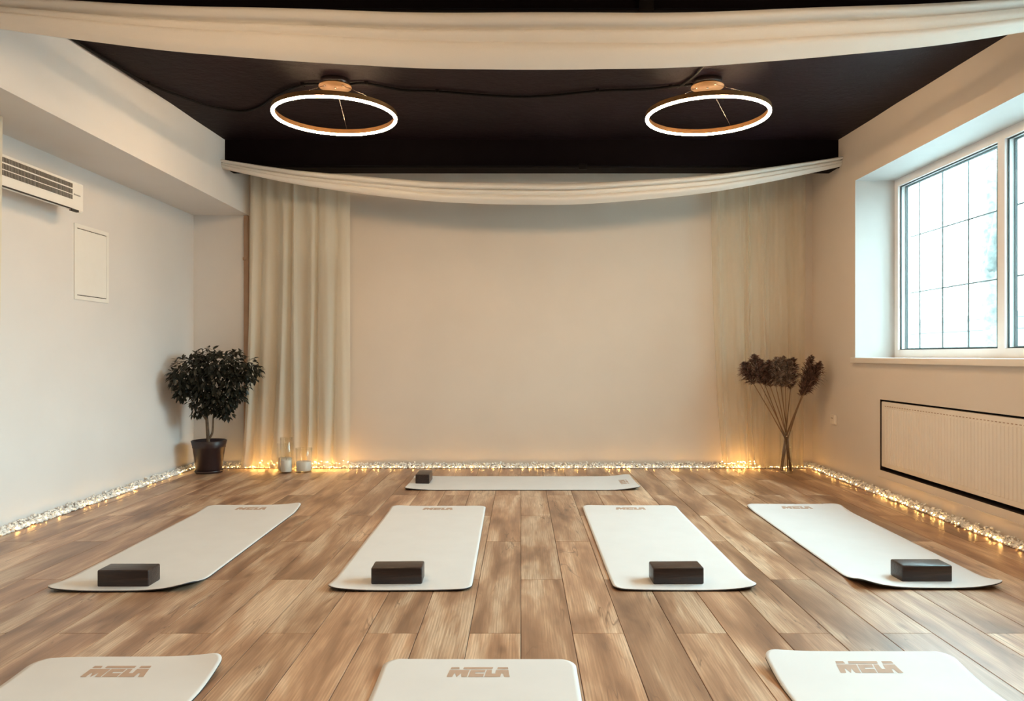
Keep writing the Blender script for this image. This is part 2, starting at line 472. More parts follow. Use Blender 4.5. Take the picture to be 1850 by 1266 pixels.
tr.tube([(7.58, 12.05, 2.3), (7.48, 11.6, 3.4), (7.3, 11.2, 4.8)], [.1, .07, .04], 8)
tag(tr.build('tree', M['trunk']), 'bare pale tree trunk beyond the window grille', 'tree')
rl = thing('railing', 'low metal yard railing seen low through the window', 'railing', (8.3, 13, -.3))
MB().tube([(8.3, 7, 1.5), (8.3, 18, 1.5)], .02, 8).build('rail', M['rail'], rl)
MB().tube([(8.3, 7, 1.2), (8.3, 18, 1.2)], .012, 8).build('rail', M['rail'], rl)
pm = MB().tube([(0, 0, 0), (0, 0, 1.85)], .016, 8).mesh('post', M['rail'])
for k in range(6): inst('post', pm, rl, (0, -5.5+k*2.1, -.02))
tag(MB().tube([(9.3, 12.9, -.3), (9.3, 12.9, 2.6)], .018, 8).build('yard_post', M['rail']), 'thin upright post outside behind the window grille', 'post')

# ------------------------------------------------------------------ radiator in its niche
rd = thing('radiator', 'flat ribbed beige panel radiator set into the right wall niche', 'radiator', (XR+.05, (RY0+RY1)/2, RZ0))
pb = MB(); xf = XR+.006; py0, py1, pz0, pz1 = RY0+.03, RY1-.007, RZ0+.028, RZ1-.014
pb.box(xf, xf+.07, py0, py1, pz0, pz1, .006)
pb.build('panel', M['rad'], rd)
rb = MB(); y = py0+.05
def ribp(y): return [(xf-.006, y-.016), (xf-.006, y+.004)]
while y < py1-.04:
    b = len(rb.v)
    z0, z1 = pz0+.03, pz1-.045
    rb.v += [(xf+.001, y-.013, z0), (xf-.004, y-.008, z0+.006), (xf-.004, y+.008, z0+.006), (xf+.001, y+.013, z0),
             (xf+.001, y-.013, z1), (xf-.004, y-.008, z1-.006), (xf-.004, y+.008, z1-.006), (xf+.001, y+.013, z1)]
    for q in ((0, 1, 5, 4), (1, 2, 6, 5), (2, 3, 7, 6), (0, 3, 2, 1), (4, 5, 6, 7)): rb.f.append(tuple(b+i for i in q)); rb.s.append(False)
    y += .035
rb.build('rib', M['rad'], rd, kind='stuff')
sl = MB(); y = py0+.05
while y < py1-.04: sl.box(xf-.002, xf+.002, y-.010, y+.006, pz1-.036, pz1-.031); y += .035
sl.build('vent_slot', M['edge'], rd, kind='stuff')
struct('trim_2', MB().box(XR-.006, XR, RY0, RY1+.03, RZ0-.06, RZ0-.052), M['wall'])

sk = thing('wall_socket', 'small cream double socket low on the right wall beside the radiator', 'socket', (XR, 6.46, .48))
MB().box(XR-.010, XR, 6.41, 6.53, .44, .53, .003).build('plate', M['rad'], sk)
MB().box(XR-.020, XR-.008, 6.415, 6.455, .445, .525, .003).build('switch', M['rad'], sk)
h = MB()
for yy in (6.478, 6.502): h.tube([(XR-.0115, yy, .495), (XR-.009, yy, .495)], .005, 8)
h.build('hole', M['niche'], sk)

# ------------------------------------------------------------------ left wall: heater, hatch
XH = -2.88
ht = thing('air_heater', 'white wall-mounted air heater with grey slotted grille high on the left wall', 'heater', (XL, 4.3, 1.975))
HY0, HY1 = 3.7, 4.9
hb = MB(); sec = [(XL+.002, 2.165), (XH-.014, 2.165), (XH-.004, 2.161), (XH, 2.151), (XH, 1.985), (XH-.006, 1.976), (XH-.02, 1.975), (XL+.002, 2.04)]
for (xa, za), (xb_, zb_) in zip(sec, sec[1:]+sec[:1]): hb.quad([(xa, HY0, za), (xb_, HY0, zb_), (xb_, HY1, zb_), (xa, HY1, za)])
for yy in (HY0, HY1): hb.quad([(x, yy, z) for x, z in sec])
hb.build('body', M['white'], ht)
for z0, z1 in ((2.117, 2.144), (2.078, 2.108), (2.043, 2.072)):
    g = MB().box(XH-.004, XH+.001, HY0+.06, 4.785, z0, z1).build('grille', M['slot'], ht)
    fb = MB(); y = HY0+.065
    while y < 4.783: fb.box(XH, XH+.003, y, y+.005, z0, z1); y += .0125
    fb.build('fin', M['fin'], g, kind='stuff')
MB().box(XH-.02, XH+.0015, HY0+.02, 4.78, 1.978, 1.986).box(XH-.016, XH+.003, 4.775, 4.85, 1.970, 1.984).build('outlet_slot', M['slot'], ht)
mk = MB(); y = 4.80
for k in range(7): mk.box(XH, XH+.001, y, y+.007, 2.075, 2.083 if k else 2.086); y += .0105
mk.build('mark', M['grey'], ht)

hc = thing('access_hatch', 'white rectangular access hatch flush on the left wall', 'hatch', (XL, 5.27, 1.40))
hy0, hy1, hz0, hz1 = 5.08, 5.50, 1.425, 1.945
rim(MB(), XL, XL+.008, hy0, hy1, hz0, hz1, .028).build('hatch_frame', M['white'], hc)
MB().box(XL, XL+.006, hy0+.0285, hy1-.0285, hz0+.034, hz1-.033).build('hatch_door', M['white'], hc)
MB().box(XL, XL+.002, hy0+.025, hy1-.025, hz0+.025, hz1-.025).build('joint', M['slot'], hc)

# ------------------------------------------------------------------ curtains
def curtain(name, label, cat, mat, xt0, xt1, xb0, xb1, ytop, ztop, folds, seed, flare=.05, zbot=.02, amp=.035, cuts=220):
    r = random.Random(seed)
    # irregular fold positions
    edges = [0]
    for k in range(folds): edges.append(edges[-1]+r.uniform(.55, 1.6))
    edges = [e/edges[-1] for e in edges]
    amps = [r.uniform(.45, 1.25) for _ in range(folds)]
    lean = [r.uniform(-1, 1) for _ in range(folds+1)]
    def fold(u, z):
        h = z/ztop
        for k in range(folds):
            if u <= edges[k+1] or k == folds-1:
                t = (u-edges[k])/(edges[k+1]-edges[k]); t = min(max(t, 0), 1)
                t = t**(1+.5*lean[k]*(1-h)) if lean[k] > 0 else 1-(1-t)**(1-.5*lean[k]*(1-h))
                return amps[k]*math.sin(PI*t)*(1 if k % 2 else -.8)
    def fn(u, v):
        z = zbot+(ztop-zbot)*v; h = 1-v
        x = (xt0+(xt1-xt0)*u)*(1-h**2.2)+(xb0+(xb1-xb0)*u)*h**2.2
        x += .035*math.sin(u*9+seed)*h*h*math.sin(PI*u)+.018*math.sin(u*23+3*h)*math.sin(PI*u)*(.3+h)
        a = amp*(.75+.5*h)
        y = ytop+a*fold(u, z)+.004*math.sin(u*41+z*1.3)*(.4+.6*h)+.0015*math.sin(u*97+z*2.1)
        if h > .86: y -= flare*((h-.86)/.14)**2*(.6+.4*math.sin(u*17+seed))
        return (x, y, z)
    t = thing(name, label, cat, ((xb0+xb1)/2, ytop, 0), None)
    MB().grid(cuts, 44, fn).build('fabric', mat, t)
    hm = MB().grid(cuts, 1, lambda u, v: Vector(fn(u, 0))+Vector((0, -.004, .028*v-.002)))
    hm.build('hem', mat, t)
    MB().tube([(xt0-.02, ytop, ztop+.012), (xt1+.02, ytop, ztop+.012)], .010, 8).build('curtain_track', M['conduit'], t)
    return t
curtain('curtain', 'cream pleated curtain hanging left of the plain back wall, candles at its foot', 'curtain', M['curtain'],
        -2.46, -1.555, -2.535, -1.55, 6.78, 2.80, 13, 3, zbot=.03, amp=.042)
curtain('curtain', 'thin sheer curtain in the right corner behind the dried reeds', 'curtain', M['sheer'],
        1.735, 2.60, 1.84, 2.575, 6.80, 2.80, 11, 12, zbot=.03, amp=.03, flare=.03)
lc = thing('curtain', 'pale curtain edge at the far left beside the air heater', 'curtain', (-2.86, 3.7, 0))
def lcf(u, v):
    z = .06+(2.34-.06)*v
    y = 3.0+1.062*u*(1-.10*max(0, (1.25-z))/1.25)
    return (-2.845+.02*math.sin(u*40)+.01*math.sin(u*17+z), y, z)
MB().grid(60, 20, lcf).build('fabric', M['curtain'], lc)
MB().tube([(-2.845, 2.98, 2.325), (-2.845, 4.06, 2.325)], .010, 8).build('curtain_track', M['white'], lc)

def swag(label, yc, x0, x1, ztc, zbc, zl, zr, folds, seed, deep):
    # a long gathered cloth: closed cross-section with running folds, hung at both ends
    r = random.Random(seed); ph = [r.uniform(0, 6.28) for _ in range(8)]
    def fn(u, v):
        s = u*2-1; e = s*s
        ta, ba = (zl if s < 0 else zr)
        zt = ztc+(ta-ztc)*e; zb = zbc+(ba-zbc)*e
        g = (1-.45*e)
        if v <= .72:                       # front, top to bottom
            t = v/.72
            z = zt+(zb-zt)*t
            y = -deep*math.sin(PI*min(1, .12+t*.9))*g
            bs = [0]+[c+dr*math.sin(s*1.9+ph[k]) for k, (c, a, dr) in enumerate(folds)]+[1]
            for k in range(len(bs)-1):
                if t <= bs[k+1] or k == len(bs)-2:
                    q = min(1, max(0, (t-bs[k])/(bs[k+1]-bs[k])))
                    am = folds[k][1] if k < len(folds) else .03
                    y -= am*g*(math.sin(PI*q**.8)**(.42 if k == 0 else .75) if 0 < q < 1 else 0)
                    break
            if t > bs[1]: y += deep*.9*math.exp(-(t-bs[1])/.05)*g
            y += .005*math.sin(t*13+s*2.4+ph[6])*g+.0025*math.sin(t*23-s*3.1+ph[5])*g*(.4+e)
            z += .003*math.sin(s*14+ph[7])
        else:                              # back, bottom to top
            t = (v-.72)/.28
            z = zb+(zt-zb)*t+.004*math.sin(PI*t)
            y = deep*.35*math.sin(PI*t)*g
        return (x0+(x1-x0)*u, yc+y, z)
    t = thing('ceiling_swag', label, 'drapery', ((x0+x1)/2, yc, (zl[0]+zr[0])/2))
    MB().grid(110, 130, fn).build('cloth', M['swag'], t)
    for xx, zz in ((x0, zl), (x1, zr)):
        MB().tube([(xx, yc+.05, zz[0]-.03), (xx, yc-.02, zz[0]-.03)], .008, 8).build('hook', M['conduit'], t)
    return t
swag('long cream cloth swag sagging in front of the far dark beam', 6.325, XS+.004, XR-.004, 2.491, 2.317, (2.695, 2.622), (2.726, 2.646),
     [(.33, .050, .03), (.62, .022, .05)], 5, .042)
swag('wide cream cloth swag across the top of the picture under the near beam', 3.40, XS+.004, XR-.004, 2.578, 2.341, (2.668, 2.552), (2.692, 2.585),
     [(.27, .062, .012), (.58, .020, .06)], 8, .06)

# ------------------------------------------------------------------ pebbles and fairy lights along the walls
ICO_V = []; ICO_F = [(0, 11, 5), (0, 5, 1), (0, 1, 7), (0, 7, 10), (0, 10, 11), (1, 5, 9), (5, 11, 4), (11, 10, 2), (10, 7, 6), (7, 1, 8),
         (3, 9, 4), (3, 4, 2), (3, 2, 6), (3, 6, 8), (3, 8, 9), (4, 9, 5), (2, 4, 11), (6, 2, 10), (8, 6, 7), (9, 8, 1)]
g_ = (1+5**.5)/2
for a, b, c in ((-1, g_, 0), (1, g_, 0), (-1, -g_, 0), (1, -g_, 0), (0, -1, g_), (0, 1, g_), (0, -1, -g_), (0, 1, -g_), (g_, 0, -1), (g_, 0, 1), (-g_, 0, -1), (-g_, 0, 1)):
    l = (a*a+b*b+c*c)**.5; ICO_V.append((a/l, b/l, c/l))
def stone(mb, x, y, z, r, rnd):
    sx, sy, sz = r*rnd.uniform(.7, 1.3), r*rnd.uniform(.7, 1.3), r*rnd.uniform(.55, .95)
    a = rnd.uniform(0, 6.28); ca, sa = math.cos(a), math.sin(a); b = len(mb.v)
    for vx, vy, vz in ICO_V:
        k = rnd.uniform(.85, 1.12); px, py, pz = vx*sx*k, vy*sy*k, vz*sz*k
        mb.v.append((x+px*ca-py*sa, y+px*sa+py*ca, z+pz))
    for f in ICO_F: mb.f.append(tuple(b+i for i in f)); mb.s.append(True)
def strip(seed, label, blabel, p0, p1, nrm, wd, per_m, bulb_r, extra=()):
    rnd = random.Random(seed); p0 = Vector(p0); p1 = Vector(p1); L = (p1-p0).length; d = (p1-p0)/L; nrm = Vector(nrm)
    mb = MB()
    for k in range(int(L*per_m)):
        t = rnd.uniform(0, L); q = rnd.random()**.9
        z = (1-q)*.045*rnd.uniform(.25, 1)+.006
        c = p0+d*t+nrm*(.017+q*(wd-.020)); stone(mb, c.x, c.y, z, rnd.uniform(.006, .0115), rnd)
    o = mb.build('pebble_border', M['pebble']); o['kind'] = 'stuff'; tag(o, label, 'pebbles')
    t = thing('fairy_lights', blabel, 'string lights', tuple(p0+nrm*wd*.7))
    wb = MB(); pts = []
    n = int(L/.05)
    for k in range(n+1):
        c = p0+d*(L*k/n)+nrm*(wd*(.62+.18*math.sin(k*1.3))); pts.append((c.x, c.y, .012+.006*math.sin(k*2.1)))
    wb.tube(pts, .0014, 5); wb.build('wire', M['wire'], t)
    bb = MB()
    for k in range(int(L/.030)):
        tt = k*.030+rnd.uniform(-.012, .012)
        c = p0+d*tt+nrm*(wd*rnd.uniform(.72, 1.0)); z = rnd.uniform(.009, .02)
        rr = bulb_r*rnd.uniform(.7, 1.2); b = len(bb.v)
        for v in ICO_V: bb.v.append((c.x+v[0]*rr, c.y+v[1]*rr, z+v[2]*rr))
        for f in ICO_F: bb.f.append(tuple(b+i for i in f)); bb.s.append(True)
    for x, y, z in extra:
        b = len(bb.v)
        for v in ICO_V: bb.v.append((x+v[0]*bulb_r, y+v[1]*bulb_r, z+v[2]*bulb_r))
        for f in ICO_F: bb.f.append(tuple(b+i for i in f)); bb.s.append(True)
    bb.build('bulb', M['bulb'], t, kind='stuff')
ex = [(R.uniform(-2.5, -1.58), R.uniform(6.82, 6.88), R.uniform(.02, .07)) for _ in range(70)]
ex += [(R.gauss(2.02, .09), R.uniform(6.83, 6.88), R.uniform(.02, .07)) for _ in range(24)]
strip(21, 'low bank of small white pebbles along the foot of the back wall', 'warm fairy lights threaded through the pebbles along the back wall',
      (XL+.06, YB, 0), (XR-.06, YB, 0), (0, -1, 0), .11, 800, .0036, ex)
strip(22, 'low bank of small white pebbles along the foot of the left wall', 'warm fairy lights threaded through the pebbles along the left wall',
      (XL, 1.2, 0), (XL, YB, 0), (1, 0, 0), .065, 760, .0032)
strip(23, 'low bank of small white pebbles along the foot of the right wall', 'warm fairy lights threaded through the pebbles along the right wall',
      (XR, 1.2, 0), (XR, YB, 0), (-1, 0, 0), .065, 700, .0038)

# ------------------------------------------------------------------ ring lamps and their cable
def ring_lamp(x, y, angs, label):
    zc_ = ceil_z(y); zr = 2.600; RR = .390
    t = thing('ring_lamp', label, 'ceiling lamp', (x, y, zc_-.001), 'round LED ceiling lamps')
    MB().lathe([(0, zc_), (.093, zc_), (.093, zc_-.045), (0, zc_-.045)], (x, y, 0)).build('canopy', M['canopy'], t)
    pl = MB().lathe([(0, zc_-.045), (.106, zc_-.045), (.106, zc_-.052), (0, zc_-.052)], (x, y, 0)).build('cover_plate', M['gold'], t)
    for a in [0]+list(angs):
        rr = 0 if a == 0 else .072
        c = (x+rr*math.cos(math.radians(a)), y+rr*math.sin(math.radians(a)), 0)
        MB().lathe([(0, zc_-.060), (.006, zc_-.060), (.006, zc_-.052), (0, zc_-.052)], c, 10).build('screw', M['chrome'], pl)
    pr = MB(); n = 96; prof = [(RR-.0108, zr+.006), (RR+.0108, zr+.006), (RR+.0108, zr+.036), (RR-.0108, zr+.036), (RR-.0108, zr+.006)]
    pr.lathe(prof, (x, y, 0), n); [pr.s.__setitem__(i, False) for i in range(len(pr.s))]
    pr.build('ring_profile', M['bronze'], t)
    df = MB(); q = []
    for k in range(13):
        a = PI+PI*k/12; q.append((RR+.0105*math.cos(a), zr+.006+.0125*math.sin(a)))
    df.lathe(q, (x, y, 0), n).build('diffuser', M['ring'], t)
    for a in angs:
        a = math.radians(a)
        MB().tube([(x+.072*math.cos(a), y+.072*math.sin(a), zc_-.055), (x+RR*math.cos(a), y+RR*math.sin(a), zr+.034)], .0016, 6).build('suspension_cable', M['chrome'], t)
    return t
ring_lamp(-1.216, 4.88, (92, 215, 325), 'glowing ring lamp hanging at the left below the dark ceiling')
ring_lamp(1.222, 4.88, (178, 52, 300), 'glowing ring lamp hanging at the right below the dark ceiling')
ring_lamp(-1.216, 1.85, (92, 215, 325), 'left ring lamp nearer the camera than the near swag, above the picture')
ring_lamp(1.222, 1.85, (178, 52, 300), 'right ring lamp nearer the camera than the near swag, above the picture')
def smooth_path(pts, n=8):
    out = []
    P = [pts[0]]+list(pts)+[pts[-1]]
    for i in range(1, len(P)-2):
        for k in range(n):
            t = k/n; a, b, c, d = (Vector(P[i-1]), Vector(P[i]), Vector(P[i+1]), Vector(P[i+2]))
            out.append(.5*((2*b)+(c-a)*t+(2*a-5*b+4*c-d)*t*t+(3*b-a-3*c+d)*t**3))
    out.append(Vector(pts[-1])); return out
def on_ceiling(xy): return [(x, y, ceil_z(y)-.0145) for x, y in xy]
ca = thing('power_cable', 'black power cable sagging across the dark ceiling between the ring lamps', 'cable', (0, 5.0, ceil_z(5)-.0145))
MB().tube(smooth_path(on_ceiling([(-2.52, 3.75), (-2.515, 4.25), (-2.50, 4.6), (-2.46, 4.92), (-2.38, 5.15), (-2.23, 5.44), (-2.06, 5.52), (-1.88, 5.40), (-1.68, 5.15), (-1.45, 4.95), (-1.30, 4.93)])), .009, 8).build('cable', M['conduit'], ca)
MB().tube(smooth_path(on_ceiling([(-1.13, 4.93), (-1.02, 4.92), (-.80, 5.05), (-.57, 5.08), (-.15, 5.18), (.15, 5.18), (.52, 5.07), (.85, 5.03), (1.14, 4.93)])), .009, 8).build('cable', M['conduit'], ca)
MB().tube(smooth_path(on_ceiling([(1.05, 4.99), (1.08, 4.9), (1.12, 4.7), (1.13, 4.3), (1.15, 3.62)])), .009, 8).build('cable', M['conduit'], ca)
for x, y in ((-1.45, 4.95), (-1.02, 4.92), (-.57, 5.08), (.52, 5.07), (1.0, 4.99), (-2.46, 4.92)): MB().box(x-.012, x+.012, y-.014, y+.014, ceil_z(y)-.024, ceil_z(y)-.001, .003).build('clip', M['conduit'], ca)

# ------------------------------------------------------------------ yoga mats
LOGO = []   # (v0, v1, bottom-left, bottom-right, top-left, top-right) in units of the logo box
def L(v0, v1, *seg): LOGO.append((v0, v1)+seg)
def sx(v): return (v-160)/1410
def piece(v0, v1, b0, b1, t0, t1): L(v0, v1, sx(b0), sx(b1), sx(t0), sx(t1))
piece(.80, 1, 212, 420, 232, 410); piece(.80, 1, 500, 1172, 520, 1185); piece(.80, 1, 1280, 1532, 1288, 1522)
piece(.36, .72, 180, 630, 205, 655)                                # M shoulders
piece(0, .36, 160, 285, 180, 318); piece(0, .36, 385, 395, 345, 470); piece(0, .36, 492, 612, 478, 630)
piece(.46, .72, 668, 1000, 685, 1015); piece(.34, .46, 660, 785, 668, 790); piece(0, .34, 640, 975, 660, 990)   # E
piece(.34, .72, 1020, 1160, 1045, 1160); piece(0, .34, 1000, 1355, 1020, 1375)   # L
piece(.34, .72, 1245, 1548, 1260, 1535); piece(0, .34, 1445, 1570, 1420, 1548)   # A
W_, L_ = .64, 1.83
def smooth01(t): t = max(0, min(1, t)); return t*t*(3-2*t)
def yoga_mat(name_label, cx, cy, rot, curls, hmid=(.003, .008), group='cream yoga mats'):
    """curls: lift (m) at near-left, near-right, far-left, far-right corners, in the mat's own frame (far = logo end)"""
    nl, nr, fl, frr = curls
    rad = .055
    def hgt(x, y):
        u = x/(W_/2)
        z = 0.0
        for end, (a, b) in ((-1, (nl, nr)), (1, (fl, frr))):
            s = (end*y-(L_/2-.24))/.24
            if s > 0:
                hm = hmid[0] if end < 0 else hmid[1]
                kl, kr = max(0, -u)**3.2, max(0, u)**3.2
                z += (s*s*(1.4-.4*s))*(hm+(a-hm)*kl+(b-hm)*kr)
        # the long edge ripples down just before the curl starts
        return z
    def half(y):
        d = L_/2-abs(y)
        return W_/2 if d >= rad else W_/2-rad+math.sqrt(max(0, rad*rad-(rad-d)**2))
    vs = []
    k = 0
    for i in range(9): vs.append(-L_/2+rad*(1-math.cos(PI/2*i/8)))
    for i in range(1, 14): vs.append(-L_/2+rad+.30*i/13)
    for i in range(1, 8): vs.append(-L_/2+rad+.30+(L_-2*rad-.6)*i/7)
    for i in range(1, 14): vs.append(L_/2-rad-.30+.30*i/13)
    for i in range(1, 9): vs.append(L_/2-rad*(1-math.sin(PI/2*i/8)))
    vs[-1] = L_/2-1e-4; vs[0] = -L_/2+1e-4
    nu = 28
    us = [math.sin((i/nu-.5)*PI)*.35+(i/nu*2-1)*.65 for i in range(nu+1)]
    t = thing('yoga_mat', name_label, 'yoga mat', (cx, cy, 0), group); t.rotation_euler.z = rot
    def layer(z0, z1, nm, mat):
        b = MB(); nv = len(vs)
        top = [[(us[i]*half(y), y, hgt(us[i]*half(y), y)+z1) for i in range(nu+1)] for y in vs]
        bot = [[(p[0], p[1], p[2]-z1+z0) for p in row] for row in top]
        for rows, fl_ in ((top, False), (bot, True)):
            base = len(b.v)
            for row in rows: b.v += row
            for j in range(nv-1):
                for i in range(nu):
                    q = (base+j*(nu+1)+i, base+j*(nu+1)+i+1, base+(j+1)*(nu+1)+i+1, base+(j+1)*(nu+1)+i)
                    b.f.append(q[::-1] if fl_ else q); b.s.append(True)
        N1 = nv*(nu+1)
        loop = [j*(nu+1)+nu for j in range(nv)]+[(nv-1)*(nu+1)+i for i in range(nu-1, -1, -1)]+[j*(nu+1) for j in range(nv-2, -1, -1)]+list(range(1, nu))
        for a, c in zip(loop, loop[1:]+loop[:1]):
            b.f.append((a, a+N1, c+N1, c)); b.s.append(False)
        return b.build(nm, mat, t, off=(0, 0, 0))
    layer(.0045, .006, 'top_layer', M['mat'])
    layer(.0003, .0045, 'underside', M['under'])
    lg = MB(); lw, lh = .203, .066; ly0 = L_/2-.057-lh
    for v0, v1, b0, b1, t0, t1 in LOGO:
        n = max(1, int((max(b1, t1)-min(b0, t0))*lw/.012)); mv = 2
        def fn(u, v):
            x = ((b0+(b1-b0)*u)*(1-v)+(t0+(t1-t0)*u)*v-.5)*lw; y = ly0+lh*(v0+(v1-v0)*v)
            return (x, y, hgt(x, y)+.0066)
        lg.grid(n, mv, fn, smooth=False)
    lg.build('logo', M['logo'], t, off=(0, 0, 0))
    return t
def mid(y0): return y0+L_/2
yoga_mat('cream yoga mat in the middle row, leftmost, by the left wall', -1.795, mid(3.268), .022, (.024, .042, .014, .034), (.004, .012))
yoga_mat('cream yoga mat in the middle row, second from the left', -.549, mid(3.278), .012, (.022, .010, .012, .004), (.003, .003))
yoga_mat('cream yoga mat in the middle row, third from the left', .735, mid(3.282), -.004, (.010, .026, .010, .008), (.002, .006))
yoga_mat('cream yoga mat in the middle row, rightmost, nearest the radiator', 1.850, mid(3.300), -.018, (.046, .040, .014, .020), (.006, .012))
yoga_mat('cream yoga mat in the front row at the bottom left corner', -1.308, .675+L_/2, 0, (.01, .01, .014, .042), (.003, .022))
yoga_mat('cream yoga mat in the front row at the bottom centre', -.137, .683+L_/2, 0, (.01, .01, .012, .010), (.003, .010))
yoga_mat('bright cream yoga mat in the front row at the bottom right', 1.135, .700+L_/2, 0, (.01, .01, .042, .030), (.003, .030))
yoga_mat('cream yoga mat lying crosswise before the back wall', .012, 6.06, -PI/2, (.018, .016, .024, .026), (.004, .014))

# ------------------------------------------------------------------ yoga blocks
def block(label, x, y, rot):
    t = MB().box(-.115, .115, -.056, .056, 0, .076, .007).build('yoga_block', M['block'])
    t.location = (x, y, .0062); t.rotation_euler.z = rot
    return tag(t, label, 'yoga block', 'dark brown yoga blocks')
block('dark brown yoga block on the leftmost mat of the middle row', -1.777, 3.38, .0)
block('dark brown yoga block on the second mat from the left, middle row', -.563, 3.42, .03)
block('dark brown yoga block on the third mat from the left, middle row', .712, 3.42, .02)
block('dark brown yoga block with bright grained sheen on the rightmost middle mat', 1.855, 3.455, .0)
block('small-looking dark brown yoga block on the crosswise mat by the back wall', -.794, 6.115, PI/2)

# ------------------------------------------------------------------ candles in glass cylinders
def glass_cyl(name, label, x, y, r, hgt, cat='vase', group=None, solid=.012):
    t = .0035
    p = [(0, .0), (r*.96, 0), (r, .004), (r, hgt-.002), (r-t/2, hgt), (r-t, hgt-.002), (r-t, solid+.004), (r-t-.004, solid), (0, solid)]
    g = MB().lathe(p, (0, 0, 0), 40).build(name, M['vase']); g.location = (x, y, 0)
    return tag(g, label, cat, group)
def candle(label, x, y, r, z0, h):
    t = thing('candle', label, 'candle', (x, y, z0), 'white candles in glass')
    MB().lathe([(0, 0), (r-.003, 0), (r, .004), (r, h-.005), (r-.005, h), (r*.6, h-.002), (0, h-.004)], (x, y, z0), 32).build('wax', M['candle'], t)
    MB().tube([(x, y, z0+h-.006), (x+.001, y, z0+h+.012)], .0013, 6).build('wick', M['wick'], t)
GV = 'glass candle cylinders'
def gx(px, y): return (px-941)/1346*y
glass_cyl('glass_cylinder', 'tall narrow clear glass cylinder with a candle, frontmost of the three', gx(517, 6.60), 6.60, .053, .315, group=GV)
candle('white candle in the tall narrow glass cylinder', gx(517, 6.60), 6.60, .047, .013, .105)
glass_cyl('glass_cylinder', 'tall wide clear glass cylinder just behind the narrow one', gx(515.7, 6.735), 6.735, .072, .25, group=GV)
candle('white candle in the wide glass behind the narrow cylinder', gx(515.7, 6.735), 6.735, .062, .013, .105)
glass_cyl('glass_cylinder', 'short wide clear glass cylinder, right of the three', gx(549, 6.66), 6.66, .072, .215, group=GV)
candle('low wide white candle in the short glass cylinder', gx(549, 6.66), 6.66, .066, .013, .082)

# ------------------------------------------------------------------ dried reeds in a glass vase
VX, VY = 2.352, 6.60
glass_cyl('glass_vase', 'slim clear glass vase holding dried reeds before the sheer curtain', VX, VY, .055, .375, 'vase', None, .018)
def P3(px, py, y): return Vector(((px-941)/1346*y, y, 1.04+(642-py)/1346*y))
reeds = [((1362, 694), (1342, 652), 6.58, 'outermost of the left cluster, drooping left'), ((1374, 694), (1361, 637), 6.55, 'left cluster, tallest of its left side'),
         ((1383, 698), (1372, 646), 6.62, 'left cluster, behind the tall drooping one'), ((1392, 699), (1389, 648), 6.57, 'dark middle of the left cluster'),
         ((1402, 699), (1404, 642), 6.53, 'pale fluffy front of the left cluster'), ((1411, 700), (1416, 640), 6.60, 'left cluster, tall centre with a pale tip'),
         ((1419, 700), (1426, 646), 6.55, 'left cluster, pale one right of its centre'), ((1428, 704), (1433, 643), 6.60, 'right edge of the left cluster, slim and upright'),
         ((1448, 716), (1468, 638), 6.55, 'right cluster, tallest and darkest'), ((1452, 712), (1484, 650), 6.50, 'right cluster, leaning furthest right'),
         ((1449, 714), (1476, 658), 6.60, 'right cluster, hidden between its neighbours')]
for k, (pb_, pt_, yy, desc) in enumerate(reeds):
    rnd = random.Random(100+k)
    a = P3(pb_[0], pb_[1], yy); tip = P3(pt_[0], pt_[1], yy-.02)
    pinch = Vector((VX+rnd.uniform(-.014, .014), VY+rnd.uniform(-.014, .014), .30))
    dirv = (pinch-a); base = pinch+dirv*(.275/ -dirv.z if dirv.z < 0 else 0)
    bx = Vector((max(VX-.042, min(VX+.042, base.x)), max(VY-.03, min(VY+.03, base.y)), .022))
    t = thing('dried_reed', 'dried brown reed in the glass vase: '+desc, 'dried reed', tuple(bx), 'dried reeds in the glass vase')
    MB().tube([bx, pinch, (pinch+a)/2+Vector((0, 0, .01)), a, a+(tip-a)*.8], [.0048, .0045, .004, .0032, .0012], 6).build('stem', M['reed'], t)
    pm_ = MB(); ax = tip-a; ln = ax.length; axn = ax.normalized()
    s1 = axn.orthogonal().normalized(); s2 = axn.cross(s1)
    for q in range(520):
        f = rnd.random()**.85; an = rnd.uniform(0, 6.28)
        wdt = .10*(math.sin(PI*min(1, .14+f*.86))**.8)+.006
        out = (s1*math.cos(an)+s2*math.sin(an))
        st = a+ax*f*.96+out*wdt*.15*rnd.random()
        ln2 = wdt*rnd.uniform(.5, 1.15)
        dv = (out*.75+axn*rnd.uniform(.3, 1.0)+Vector((rnd.uniform(-.3, .3),)*3)*.5).normalized()
        dr = Vector((0, 0, -rnd.uniform(.1, .5)*ln2))
        sd = dv.cross(Vector((rnd.uniform(-1, 1), rnd.uniform(-1, 1), rnd.uniform(-1, 1)))).normalized()*rnd.uniform(.0018, .0042)
        m1 = st+dv*ln2*.55; e1 = st+dv*ln2+dr
        if e1.x > XR-.01: continue
        b = len(pm_.v)
        pm_.v += [tuple(st-sd*.5), tuple(st+sd*.5), tuple(m1+sd), tuple(m1-sd), tuple(e1)]
        pm_.f += [(b, b+1, b+2, b+3), (b+3, b+2, b+4)]; pm_.s += [False, False]
    pm_.build('plume', M['plume_pale'] if k in (4, 5, 6) else M['plume'], t)

